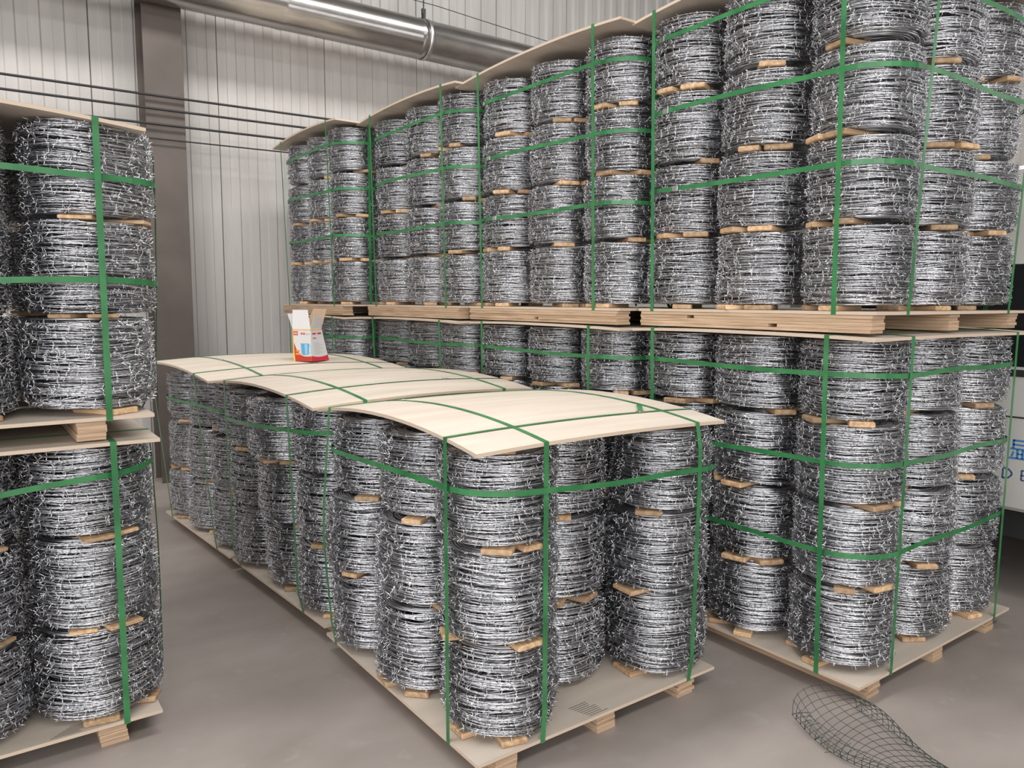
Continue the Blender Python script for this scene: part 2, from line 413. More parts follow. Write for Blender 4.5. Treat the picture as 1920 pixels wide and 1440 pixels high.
def ribbon(P, W, width=.019, th=.0012):
    """flat strap along P, width axis W"""
    P = np.asarray(P, float); W = _unit(np.asarray(W, float)); n_ = len(P)
    t = np.gradient(P, axis=0); t /= np.linalg.norm(t, axis=1, keepdims=True) + 1e-12
    nn = np.cross(t, W); nn /= np.linalg.norm(nn, axis=1, keepdims=True) + 1e-12
    V = []
    for i in range(n_):
        for a, c in ((-1, -1), (1, -1), (1, 1), (-1, 1)): V.append(P[i] + W * a * width / 2 + nn[i] * c * th / 2)
    Fc = []
    for i in range(n_ - 1):
        for q in range(4):
            q2 = (q + 1) % 4; Fc.append((4 * i + q, 4 * i + q2, 4 * i + 4 + q2, 4 * i + 4 + q))
    Fc += [(3, 2, 1, 0), (4 * n_ - 4, 4 * n_ - 3, 4 * n_ - 2, 4 * n_ - 1)]
    return V, Fc
SEAL = MB().cbox(-.016, .016, -.0115, .0115, -.0022, .0022, .001).me('seal', M['seal'])

SHORT = {}; PALLETS = {}
LAYW = ('bottom', 'second', 'third', 'top')
class Stack:
    """one loaded pallet: origin = front left deck corner on its support, local x across, y along the row"""
    def __init__(s, o, rot, w_, l_, z, desc, runner=.068):
        s.o = np.array(o); s.a = rot; s.w = w_; s.l = l_; s.z = z; s.desc = desc; s.rh = runner
        s.zt = z + runner + .012
    def W(s, x, y, z=0.0):
        c, d = math.cos(s.a), math.sin(s.a)
        return (s.o[0] + c * x - d * y, s.o[1] + d * x + c * y, z)
    def pallet(s, runners=(.05, .5, .93), overhang=.012, wave=.0, seed=1, kind='pallet'):
        p = empty('pallet', (*s.o, s.z), (0, 0, s.a), label='plywood-topped pallet with three runners, ' + s.desc, cat='pallet', group='loaded pallets')
        s.deckf = lambda x, y: wave * math.sin(2.2 * x / s.w * math.pi + 1) * math.cos(1.7 * y / s.l * math.pi) - .0 
        obj('deck', sheet_mesh('deck', s.w, s.l, lambda x, y: s.rh + max(0.0, s.deckf(x, y))), p)
        for k, f_ in enumerate(runners):
            x = .035 + f_ * (s.w - .07 - .085)
            obj('runner', runner_mesh(s.l - 2 * overhang, s.rh - .0005, seed * 10 + k), p, (x, overhang, 0))
        PALLETS[s.desc] = p
        return p
    def coils(s, cols, layers, pitch, z0, jit=.006, shift=None):
        """cols: {name: (x, y)}; places coils and remembers the outline for the straps"""
        s.cols = cols; s.layers = layers; s.pitch = pitch; s.c0 = z0; s.pos = {}
        for k in range(layers):
            lw = LAYW[k] if not (layers == 3 and k == 2) else 'top'
            for nm, (x, y) in cols.items():
                dx, dy = rc.uniform(-jit, jit), rc.uniform(-jit, jit)
                if shift and (nm, k) in shift: dx, dy = shift[(nm, k)]
                X, Y, _ = s.W(x + dx, y + dy); Z = z0 + k * pitch
                s.pos[(nm, k)] = (x + dx, y + dy)
                place_coil(X, Y, Z, 'barbed wire coil, %s layer, %s, %s' % (lw, nm, s.desc), 'coils on ' + s.desc)
    def spacers(s, seed, skip=(), fixed=None, under=True):
        rg = random.Random(seed); fixed = fixed or {}
        for k in range(0 if under else 1, s.layers):
            lw = LAYW[k] if not (s.layers == 3 and k == 2) else 'top'
            for nm in s.cols:
                if (nm, k) in skip: continue
                x, y = s.pos[(nm, k)]; X, Y, _ = s.W(x, y)
                if k: 
                    x2, y2 = s.pos[(nm, k - 1)]; X2, Y2, _ = s.W(x2, y2); X, Y = (X + X2) / 2, (Y + Y2) / 2
                base = math.atan2(-Y, -X)
                if (nm, k) in fixed: lst = fixed[(nm, k)]
                else:
                    a = rg.uniform(-.75, .75); lst = [(a, None)]
                    if rg.random() < .7: lst.append((a + rg.choice((-1, 1)) * rg.uniform(.75, 1.1), None))
                for da, v in lst:
                    v = rg.randrange(5) if v is None else v
                    tw = rg.uniform(-.35, .35); ang = base + da
                    L_ = SP_L[v]; rr = .196 - L_ / 2 + rg.uniform(-.012, .010)
                    gap = s.pitch - HC if k else s.c0 - s.zt
                    zz = s.c0 + k * s.pitch - gap + .0006
                    what = '%s %s coil' % (lw, SHORT[nm])
                    o = obj('spacer_board', SPACERS[v], None, (X + rr * math.cos(ang), Y + rr * math.sin(ang), zz), (0, 0, ang + tw),
                            'wood spacer under %s, %s' % (what, s.desc), 'wood spacer', 'spacers under %s, %s' % (what, s.desc))
                    o.scale = (1, 1, (gap - .0014) / SP_T[v])
    def cover(s, over, z, arch=(.0, .0), tilt=(0, 0), name='cover_sheet', wob=0.0, label=None):
        """top plywood sheet; over = (x0, x1, y0, y1) in local metres"""
        x0, x1, y0, y1 = over; s.cov = over
        def fz(x, y):
            u = 2 * x / (x1 - x0) - 1; v = 2 * y / (y1 - y0) - 1
            return arch[0] * (1 - u * u) + arch[1] * (1 - v * v) + tilt[0] * u + tilt[1] * v + wob * math.sin(3.1 * v + 1.3 * u)
        s.covz = lambda X, Y: z + fz(X - x0, Y - y0)
        p = s.W(x0, y0)
        obj('cover_sheet', sheet_mesh('cover_sheet', x1 - x0, y1 - y0, fz), None, (p[0], p[1], z), (0, 0, s.a),
            label or 'pale plywood cover sheet on top of the coils, ' + s.desc, 'plywood', 'cover sheets')
    def vstrap(s, axis, c, label, seal=None, tail=None):
        """vertical loop; axis 'y' runs along y at x=c (front and back faces), axis 'x' runs along x at y=c"""
        r = .2075
        def face(side, k):
            best = None
            for (nm, kk), (x, y) in s.pos.items():
                if kk != k: continue
                d = (c - x) if axis == 'y' else (c - y)
                q = y if axis == 'y' else x
                e = math.sqrt(max(r * r - d * d, 0)) if abs(d) < r else None
                if e is None: continue
                v = q - e if side < 0 else q + e
                if best is None or (v < best if side < 0 else v > best): best = v
            return best
        lo, hi = (s.cov[2], s.cov[3]) if axis == 'y' else (s.cov[0], s.cov[1])
        dlo, dhi = (0, s.l) if axis == 'y' else (0, s.w)
        zz = lambda a: s.covz(c, a) if axis == 'y' else s.covz(a, c)
        def side_pts(side):
            e_cov = (lo - .002) if side < 0 else (hi + .002); e_dk = (dlo - .0015) if side < 0 else (dhi + .0015)
            pts = [(e_dk + (.03 if side < 0 else -.03), s.z + s.rh - .0015), (e_dk, s.z + s.rh - .002), (e_dk, s.zt + .001)]
            fs = [face(side, k) for k in range(s.layers)]
            known = [v for v in fs if v is not None]
            if known:
                for k in range(s.layers):
                    v = fs[k] if fs[k] is not None else (min(known) if side < 0 else max(known))
                    m_ = s.c0 + k * s.pitch
                    for zq in (.07, .23): pts.append((v, m_ + zq))
            # keep it taut: outermost hull between deck edge and cover edge
            pts.append((e_cov, zz(min(max(e_cov, lo), hi)) - .001)); pts.append((e_cov, zz(min(max(e_cov, lo), hi)) + .0135))
            body = pts[2:]
            hull = [body[0]]
            i = 0
            while i < len(body) - 1:
                bj, bs = None, None
                for j in range(i + 1, len(body)):
                    dz = body[j][1] - body[i][1]
                    if dz <= 1e-6: continue
                    sl = (body[j][0] - body[i][0]) / dz * side
                    if bs is None or sl >= bs: bs, bj = sl, j
                if bj is None: break
                hull.append(body[bj]); i = bj
            return pts[:2] + hull
        A = side_pts(-1); B = side_pts(1)
        top = [(a, zz(a) + .0135) for a in np.linspace(lo + .004, hi - .004, 22)]
        path = A + top + B[::-1]
        dense = []
        for (a0, z0), (a1, z1) in zip(path[:-1], path[1:]):
            n_ = max(1, int(math.hypot(a1 - a0, z1 - z0) / .08))
            for q in range(n_): dense.append((a0 + (a1 - a0) * q / n_, z0 + (z1 - z0) * q / n_))
        dense.append(path[-1])
        P = [s.W(c, a, z) if axis == 'y' else s.W(a, c, z) for a, z in dense]
        Wd = np.array(s.W(1, 0)) - np.array(s.W(0, 0)) if axis == 'y' else np.array(s.W(0, 1)) - np.array(s.W(0, 0))
        V, Fc = ribbon(P, Wd)
        o = obj('packing_strap', mesh('packing_strap', V, Fc, M['strap']), None, None, None, label, 'strap', 'green packing straps')
        if seal is not None:
            a = lo + (hi - lo) * seal; z = zz(a) + .0155
            p = s.W(c, a, z) if axis == 'y' else s.W(a, c, z)
            sl = (zz(a + .02) - zz(a - .02)) / .04
            rot = (0, -math.atan(sl), s.a + (math.pi / 2 if axis == 'y' else 0))
            obj('seal', SEAL, o, p, rot)
            if tail:
                q = np.array(p) - np.array([0, 0, .001]); P2 = [q + np.array([tail[0] * t, tail[1] * t, .012 * math.sin(t * 2.6) + tail[2] * t]) for t in np.linspace(0, 1, 6)]
                V2, F2 = ribbon(P2, np.cross([tail[0], tail[1], 0], [0, 0, 1.0]))
                obj('strap_tail', mesh('strap_tail', V2, F2, M['strap']), o)
        return o
    def hstrap(s, z, label, slope=(0, 0), seal=None, extra=()):
        k = min(max(int((z - s.c0) / s.pitch), 0), s.layers - 1)
        pts = []
        for (nm, kk), (x, y) in s.pos.items():
            if kk == k:
                for q in range(36):
                    t = q * math.pi / 18; pts.append((x + .2085 * math.cos(t), y + .2085 * math.sin(t)))
        for x, y in extra:
            for q in range(36):
                t = q * math.pi / 18; pts.append((x + .2085 * math.cos(t), y + .2085 * math.sin(t)))
        pts = sorted(set(pts))
        def half(ps):
            h = []
            for p in ps:
                while len(h) >= 2 and (h[-1][0] - h[-2][0]) * (p[1] - h[-2][1]) - (h[-1][1] - h[-2][1]) * (p[0] - h[-2][0]) <= 0: h.pop()
                h.append(p)
            return h
        hull = half(pts)[:-1] + half(pts[::-1])[:-1]
        dense = []
        for a, b_ in zip(hull, hull[1:] + hull[:1]):
            n_ = max(1, int(math.dist(a, b_) / .06))
            for q in range(n_): dense.append((a[0] + (b_[0] - a[0]) * q / n_, a[1] + (b_[1] - a[1]) * q / n_))
        dense.append(dense[0])
        P = [s.W(x, y, z + slope[0] * (x - s.w / 2) + slope[1] * (y - s.l / 2) + .004 * math.sin(9 * x + 5 * y + z * 7)) for x, y in dense]
        P[-1] = P[0]
        V, Fc = ribbon(P, (0, 0, 1))
        o = obj('packing_strap', mesh('packing_strap', V, Fc, M['strap']), None, None, None, label, 'strap', 'green packing straps')
        if seal is not None:
            i = min(range(len(dense)), key=lambda q: (dense[q][0] - seal[0]) ** 2 + (dense[q][1] - seal[1]) ** 2)
            d = np.array(P[(i + 1) % len(P)]) - np.array(P[i - 1])
            ang = math.atan2(d[1], d[0])
            nx, ny = math.sin(ang), -math.cos(ang)
            obj('seal', SEAL, o, (P[i][0] + nx * .001, P[i][1] + ny * .001, P[i][2]), (math.pi / 2, 0, ang))
        return o

CC, AM, AW, EM, EV = 'corner column', 'middle column of aisle side', 'wall-end column of aisle side', 'middle column of end face', 'far column of end face'
FM, FW, CF = 'middle column of far side', 'wall-end column of far side', 'core column'

SHORT.update({CC: 'corner', AM: 'aisle-side middle', AW: 'aisle-side wall-end', EM: 'end-face middle', EV: 'end-face far', FM: 'far-side middle', FW: 'far-side wall-end'})

# ---- tall double row beside the van
ROW = [  # deck origin, w, l, columns
    ((2.634, 1.43), 1.29, 1.16, {CC: (.215, .205), AM: (.20, .61), AW: (.20, 1.015), EM: (.68, .21), EV: (1.105, .215)}),
    ((2.535, 2.625), 1.27, 1.30, {CC: (.235, .225), AM: (.22, .665), AW: (.21, 1.10), EM: (.64, .21)}),
    ((2.49, 3.94), 1.27, 1.28, {CC: (.21, .205), AM: (.21, .63), AW: (.21, 1.07), EM: (.64, .21)}),
    ((2.315, 5.245), 1.27, 1.25, {CC: (.21, .205), AM: (.21, .615), AW: (.21, 1.035), EM: (.64, .21)}),
]
NAMES = ('beside the van', 'second from the van', 'second from the wall', 'against the wall')
for i, (o, w_, l_, cols) in enumerate(ROW):
    # lower pallet
    s = Stack(o, 0, w_, l_, 0.0, 'lower pallet ' + NAMES[i])
    s.pallet(seed=i + 1)
    s.coils(cols, 4, .3195, .1015)
    s.spacers(100 + i)
    ov = [(-.035, w_ + .06, -.01, l_ + .015), (-.02, w_ + .02, -.02, l_ - .03), (-.05, w_, -.03, l_ - .02), (-.02, w_, -.02, l_ + .02)][i]
    s.cover(ov, 1.3575, (.004, .013), wob=.002)
    for q, (fx, nm) in enumerate(((.225, 'corner side of end face'), (w_ - .16, 'far side of end face'))):
        s.vstrap('y', fx, 'green strap passing down the %s, %s' % (nm, s.desc))
    for q, (fy, nm) in enumerate(((cols[CC][1] - .03, 'corner end of aisle side'), (cols[AW][1] + .03, 'wall end of aisle side'))):
        s.vstrap('x', fy, 'green strap passing down the %s, %s' % (nm, s.desc))
    extra = [(cols[EM][0] + .42, .21), (cols[EM][0] + .42, cols[AW][1])]
    for z, nm in ((1.232, 'top'), (.893, 'third'), (.555, 'second')):
        s.hstrap(z - (.005 if i else 0), 'green strap wrapped around the %s layer of coils, %s' % (nm, s.desc), extra=extra)
    # upper pallet
    u = Stack((o[0] + (.0, .01, .0, .0)[i], o[1] + .01), 0, w_ - (.05 if i == 0 else 0), l_, 1.387, 'upper pallet ' + NAMES[i], .0655)
    u.pallet(seed=i + 21, runners=(-.035, .5, 1.0))
    u.coils({k: (v[0] - (.0 if k != EV else .02), v[1]) for k, v in cols.items()}, 4, .3195, 1.4855)
    u.spacers(200 + i)
    ovu = [(-.03, w_ - .02, -.05, l_ + .05), (-.03, w_, .0, l_ + .1), (-.03, w_, .0, l_ + .07), (-.04, w_, -.01, l_ + .04)][i]
    u.cover(ovu, 2.752, (.0, .035), tilt=(.0, -.004), wob=.002)
    for q, (fx, nm) in enumerate(((.215, 'corner side of end face'), (w_ - .22, 'far side of end face'))):
        u.vstrap('y', fx, 'green strap passing down the %s, %s' % (nm, u.desc))
    for q, (fy, nm) in enumerate(((cols[CC][1] - .04, 'corner end of aisle side'), (cols[AW][1] + .06, 'wall end of aisle side'))):
        u.vstrap('x', fy, 'green strap passing down the %s, %s' % (nm, u.desc))
    for z, nm in ((2.625, 'top'), (2.305, 'third'), (1.965, 'second')):
        u.hstrap(z + (.03 if i == 0 else 0), 'green strap wrapped around the %s layer of coils, %s' % (nm, u.desc), extra=extra,
                 seal=(0, {2.625: .9, 2.305: .85, 1.965: .8}[z] * l_) if i < 2 else None)

# ---- low row in the middle
LOW = [
    ((1.225, 1.854), 0.0, 1.11, 1.17, 'low-row pallet farthest from the wall',
     {CC: (.222, .196), AM: (.185, .60), AW: (.175, 1.003), EM: (.59, .375), EV: (.968, .188), FM: (.93, .60), FW: (.92, 1.01)}),
    ((1.245, 3.095), math.radians(3.2), 1.12, 1.14, 'middle pallet of the low row',
     {CC: (.19, .2), AM: (.20, .603), AW: (.18, 1.008), EM: (.60, .22), EV: (.98, .21)}),
    ((1.175, 4.27), math.radians(3.6), 1.12, 1.20, 'low-row pallet under the kettle carton',
     {CC: (.195, .21), AM: (.19, .62), AW: (.20, 1.02), EM: (.60, .22), EV: (.98, .21)}),
]
LOWS = []
for i, (o, rot, w_, l_, desc, cols) in enumerate(LOW):
    s = Stack(o, rot, w_, l_, 0.0, desc); LOWS.append(s)
    s.pallet(seed=i + 41)
    sh = {}
    if i == 1: sh = {(AM, 1): (-.03, 0), (AM, 2): (-.075, 0), (CC, 2): (0, .0), (AW, 2): (-.02, 0)}
    if i == 0: sh = {(AM, 1): (-.005, .0), (AW, 1): (-.02, 0), (AM, 2): (.02, 0), (AW, 2): (.02, 0), (CC, 1): (-.008, 0), (CC, 0): (0, 0), (CC, 2): (-.012, .0)}
    if i == 2: sh = {(CC, 2): (.04, 0), (AM, 2): (.03, 0)}
    s.coils(cols, 3, .3165, .1015, shift=sh)
    fx = {}
    if i == 0: fx = {(CC, 2): [(.12, 0), (.72, 2)], (CC, 1): [(.55, 3), (-1.1, 1)], (EV, 1): [(-.6, 3)], (EM, 1): [(.1, 1), (.75, 0)], (AM, 2): [(-.35, 2)], (AM, 1): [(.35, 1)], (AW, 2): [(-.2, 0)], (EV, 0): [(-.55, 3)]}
    s.spacers(300 + i, fixed=fx)
    if i == 0:
        s.cover((-.005, 1.115, -.005, l_ + .04), 1.036, (.012, .050), tilt=(.0, -.004))
        for nm, k, da in ((CC, 2, .05),):
            x, y = s.pos[(nm, k)]; X, Y, _ = s.W(x, y)
            a = math.atan2(-Y, -X)
            obj('spacer_board', SPACERS[1], None, (X + .115 * math.cos(a + .12), Y + .115 * math.sin(a + .12), 1.0320), (0, 0, a), 'short wooden spacer board under the cover sheet corner, ' + desc, 'wood spacer')
    elif i == 1: s.cover((-.05, 1.16, -.04, l_ + .02), 1.044, (.022, .040), tilt=(.0, .006))
    else: s.cover((-.09, 1.16, -.03, l_ + .02), 1.066, (.022, .034), tilt=(0.0, .012))
    for q, (f_, nm) in enumerate((((.255, .195, .2)[i], 'corner side of end face'), (w_ - .15, 'far side of end face'))):
        s.vstrap('y', f_, 'green strap passing down the %s, %s' % (nm, desc), seal=(.78, .8, .5)[i] if q == 0 else None)
    for q, (f_, nm) in enumerate((((.17, .22, .20)[i], 'corner end of aisle side'), (l_ - (.10, .12, .15)[i], 'wall end of aisle side'))):
        s.vstrap('x', f_, 'green strap passing down the %s, %s' % (nm, desc), seal=(.76, .7, .6)[i] if q == 0 else None, tail=(.09, .10, .002) if (i == 0 and q == 0) else None)
    s.hstrap((.890, .90, .87)[i], 'green strap wrapped around the top layer of coils, ' + desc, slope=((-.03, -.01), (0, -.04), (0, 0))[i])

# ---- lone stack across the aisle, two pallets high
LC, LM, LF, LRM, LRB = 'passage-side corner', 'middle column of front face', 'outer column of front face', 'middle column of passage side', 'rear column of passage side'
SHORT.update({CF: 'core', LC: 'passage corner', LM: 'front middle', LF: 'front outer', LRM: 'passage-side middle', LRB: 'passage-side rear'})
lc = {LC: (1.055, .205), LM: (.645, .205), CF: (.645, .63), LF: (.235, .205), LRM: (1.055, .62), LRB: (1.055, 1.03)}
s = Stack((-.70, 2.767), 0, 1.217, 1.24, 0.0, 'bottom pallet of the lone stack')
s.pallet(seed=61)
s.coils(lc, 3, .3115, .1015)
s.spacers(401, fixed={(LC, 2): [(.05, 0), (.85, 2)], (LC, 1): [(.5, 3), (-.3, 1)], (LM, 2): [(.75, 1)], (LM, 1): [(.8, 0)]})
s.cover((-.03, 1.247, -.01, 1.25), 1.0235, (.003, .003))
for f_, nm in ((1.105, 'passage side of front face'), (.2, 'outer side of front face')):
    s.vstrap('y', f_, 'green strap passing down the %s, %s' % (nm, s.desc))
for f_, nm in ((.2, 'front end of passage side'), (1.0, 'rear end of passage side')):
    s.vstrap('x', f_, 'green strap passing down the %s, %s' % (nm, s.desc))
s.hstrap(.885, 'green strap wrapped around the top layer of coils, ' + s.desc, slope=(.09, 0))
u = Stack((-.70, 2.767), 0, 1.235, 1.24, 1.043, 'top pallet of the lone stack', .0645)
u.pallet(seed=62, runners=(0, .5, .90))
u.coils({k: (v[0] + .025, v[1]) for k, v in lc.items()}, 3, .3115, 1.1405, shift={(LC, 2): (.02, .0), (LC, 1): (.012, 0)})
u.spacers(402, fixed={(LC, 2): [(-.15, 0), (1.2, 1)], (LC, 1): [(-.35, 2), (.35, 4)], (LC, 0): [(.45, 0)], (LM, 0): [(.6, 1)], (LM, 1): [(.5, 0)]})
u.cover((-.03, 1.245, -.02, 1.25), 2.045, (.03, .012), tilt=(-.012, 0))
for f_, nm in ((1.10, 'passage side of front face'), (.2, 'outer side of front face')):
    u.vstrap('y', f_, 'green strap passing down the %s, %s' % (nm, u.desc))
for f_, nm in ((.2, 'front end of passage side'), (1.0, 'rear end of passage side')):
    u.vstrap('x', f_, 'green strap passing down the %s, %s' % (nm, u.desc))
u.hstrap(1.885, 'green strap wrapped around the top layer of coils, ' + u.desc)
u.hstrap(1.556, 'green strap wrapped around the second layer of coils, ' + u.desc)

M['stamp'] = mat('stamp_ink', (0.16, 0.13, 0.10), 0.8)
def stamp(stack_pallet, pts, n_, dx, L_):
    mb = MB()
    for k in range(n_):
        x, y = pts[0] + dx[0] * k, pts[1] + dx[1] * k; l_ = L_ * (1 - .25 * ((k * 3) % 4) / 4)
        mb.box(x, x + l_, y, y + .003, .0803, .0806)
    obj('stamped_bars', mb.me('stamped_bars', M['stamp']), stack_pallet)
stamp(PALLETS['low-row pallet farthest from the wall'], (.47, .012), 8, (-.004, .011), .085)
stamp(PALLETS['bottom pallet of the lone stack'], (.88, .012), 6, (.012, .009), .09)
# ------------------------------------------------------------------ kettle carton
s3 = LOWS[2]
kx, ky = 1.80, 4.62
dx_, dy_ = kx - s3.o[0], ky - s3.o[1]
lx = math.cos(s3.a) * dx_ + math.sin(s3.a) * dy_; ly = -math.sin(s3.a) * dx_ + math.cos(s3.a) * dy_
kz = s3.covz(lx, ly) + .0135
box = empty('kettle_carton', (kx, ky, kz), (0, 0, math.radians(-52)), label='crumpled white and red kettle carton with open flaps standing on plywood', cat='carton')
WX, WY, HB = .125, .155, .20
def panel(name, quad, m, th, parent):
    """thin slab: quad = 4 points counter-clockwise seen from outside"""
    q = [np.array(p, float) for p in quad]; nn = _unit(np.cross(q[1] - q[0], q[3] - q[0]))
    V = q + [p - nn * th for p in q]
    return obj(name, mesh(name, V, [(0, 1, 2, 3), (7, 6, 5, 4), (0, 4, 5, 1), (1, 5, 6, 2), (2, 6, 7, 3), (3, 7, 4, 0)], m), parent)
# front faces: -y face ("left" in view) and +x face; the +x face leans out at its foot
B = .03
A0, A1 = (-WX / 2, -WY / 2, 0), (WX / 2, -WY / 2, 0)
A2, A3 = (WX / 2 - .004, -WY / 2, HB), (-WX / 2 - .004, -WY / 2, HB)
C1, C2 = (WX / 2 + B, WY / 2, 0), (WX / 2 - .006, WY / 2 - .02, HB)
D0, D3 = (-WX / 2, WY / 2, 0), (-WX / 2, WY / 2 - .02, HB)
panel('front_panel', (A0, A1, A2, A3), M['card'], .0012, box)
def grid_quad(name, quad, m, lift, poly=None, nu=10, nv=10, parent=None):
    q = [np.array(p, float) for p in quad]; nn = _unit(np.cross(q[1] - q[0], q[3] - q[0])); V = []; Fc = []
    u0, u1, lo_, hi_ = poly or (0, 1, lambda u: 0.0, lambda u: 1.0)
    for j in range(nv + 1):
        for i in range(nu + 1):
            u = u0 + (u1 - u0) * i / nu; v = lo_(u) + (hi_(u) - lo_(u)) * j / nv
            V.append(q[0] * (1 - u) * (1 - v) + q[1] * u * (1 - v) + q[2] * u * v + q[3] * (1 - u) * v + nn * lift)
    for j in range(nv):
        for i in range(nu):
            a = j * (nu + 1) + i; Fc.append((a, a + 1, a + nu + 2, a + nu + 1))
    return obj(name, mesh(name, V, Fc, m), parent)
grid_quad('side_panel', (A1, C1, C2, A2), M['card'], 0, parent=box)
panel('back_panel', (C1, D0, D3, C2), M['card'], .0012, box)
panel('rear_side_panel', (D0, A0, A3, D3), M['card'], .0012, box)
panel('base_panel', (A0, D0, C1, A1), M['kraft'], .0012, box)
def flap(name, p, q, d, taper, mm=None):
    p = np.array(p); q = np.array(q); d = np.array(d); e = q - p
    f_ = panel(name, (p, q, q + d - e * taper, p + d + e * taper * .4), mm or M['card'], .001, box)
    return f_
flap('flap', A3, A2, (-.012, .018, .115), .12)
flap('flap', A2, C2, (.018, .006, .075), .18)
flap('flap', C2, D3, (.03, .03, .120), .15, M['kraft'])
flap('flap', D3, A3, (-.045, .0, .09), .15)
# printing (flat ink films on the card)
def bil(quad, u, v):
    a, b_, c, d = [np.array(p, float) for p in quad]
    return a * (1 - u) * (1 - v) + b_ * u * (1 - v) + c * u * v + d * (1 - u) * v
def ink(name, quad, pts, m, lift=.0006):
    q = [np.array(p, float) for p in quad]; nn = _unit(np.cross(q[1] - q[0], q[3] - q[0]))
    V = [bil(quad, u, v) + nn * lift for u, v in pts]
    return obj(name, mesh(name, V, [tuple(range(len(V)))], m), box)
FQ = (A0, A1, A2, A3); SQ = (A1, C1, C2, A2)
curve = [(t, .36 * (1 - t) ** 3 + .13 - .03 * math.sin(t * 3)) for t in np.linspace(.0, 1, 12)]
ink('red_band', FQ, [(0, 0), (1, 0)] + [(t, .58 * (1 - t) ** 4 + .11 + .05 * t) for t in np.linspace(1, 0, 14)], M['darkred'], .0005)
grid_quad('red_band', SQ, M['red'], .0008, (0, 1, lambda u: 0.0, lambda u: .17 - .045 * math.sin(u * 3.1)), parent=box)
ink('yellow_edge', FQ, [(0, 0), (.10, 0), (.06, .3), (.045, .96), (0, .96)], M['yellow'], .0008)
ink('yellow_edge', FQ, [(0, .955), (1, .955), (1, .985), (0, .985)], M['yellow'], .0008)
grid_quad('yellow_edge', SQ, M['yellow'], .0008, (0, 1, lambda u: .955, lambda u: .982), parent=box)
# kettle picture: body, lid, spout, handle ring
kb = [(.50, .20), (.80, .20), (.86, .25), (.90, .52), (.90, .55), (.46, .55), (.42, .57), (.44, .50), (.46, .25)]
ink('kettle_picture', FQ, kb, M['kblue'], .0008)
ink('kettle_picture', FQ, [(.66, .22), (.78, .22), (.80, .53), (.64, .53)], M['kblue2'], .0010)
hv = [(.88 + .16 * math.sin(t) * .9, .38 + .17 * math.cos(t)) for t in np.linspace(.1, 3.0, 10)]
hi_ = [(.88 + .10 * math.sin(t) * .9, .38 + .13 * math.cos(t)) for t in np.linspace(3.0, .1, 10)]
V = []; 
for a_, b_ in zip(hv[:-1], hv[1:]): pass
for k in range(9): ink('kettle_handle', FQ, [hv[k], hv[k + 1], hi_[8 - k], hi_[9 - k]], M['kblue2'], .0010)
ink('badge', FQ, [(.05, .80), (.30, .80), (.30, .92), (.05, .92)], M['red'], .0008)
ink('badge', FQ, [(.08, .83), (.27, .83), (.27, .89), (.08, .89)], M['card'], .0010)
for k in range(3): ink('badge', FQ, [(.10 + .06 * k, .84), (.135 + .06 * k, .84), (.135 + .06 * k, .88), (.10 + .06 * k, .88)], M['red'], .0012)
for u0, wd in ((.46, .07), (.55, .03), (.60, .08)): ink('red_lettering', FQ, [(u0, .82), (u0 + wd, .82), (u0 + wd, .88), (u0, .88)], M['red'], .0008)
for k in range(4): ink('grey_lettering', FQ, [(.72 + .06 * k, .82), (.76 + .06 * k, .82), (.76 + .06 * k, .855), (.72 + .06 * k, .855)], M['grey'], .0008)
ink('orange_lettering', FQ, [(.13, .30), (.36, .29), (.36, .34), (.13, .35)], M['orange'], .0010)
ink('orange_lettering', FQ, [(.13, .20), (.40, .19), (.40, .25), (.13, .26)], M['orange'], .0010)
ink('red_lettering', SQ, [(.12, .82), (.42, .82), (.42, .87), (.12, .87)], M['red'], .0008)
ink('red_lettering', SQ, [(.55, .82), (.85, .82), (.85, .87), (.55, .87)], M['red'], .0008)
for u0, wd in ((.16, .08), (.27, .03), (.33, .06)): ink('red_lettering', SQ, [(u0, .69), (u0 + wd, .69), (u0 + wd, .73), (u0, .73)], M['red'], .0008)
for r_ in range(10):
    v0 = .56 - r_ * .038; ink('grey_lettering', SQ, [(.20, v0), (.55 + .12 * ((r_ * 7) % 3), v0), (.55 + .12 * ((r_ * 7) % 3), v0 + .009), (.20, v0 + .009)], M['grey'], .0008)

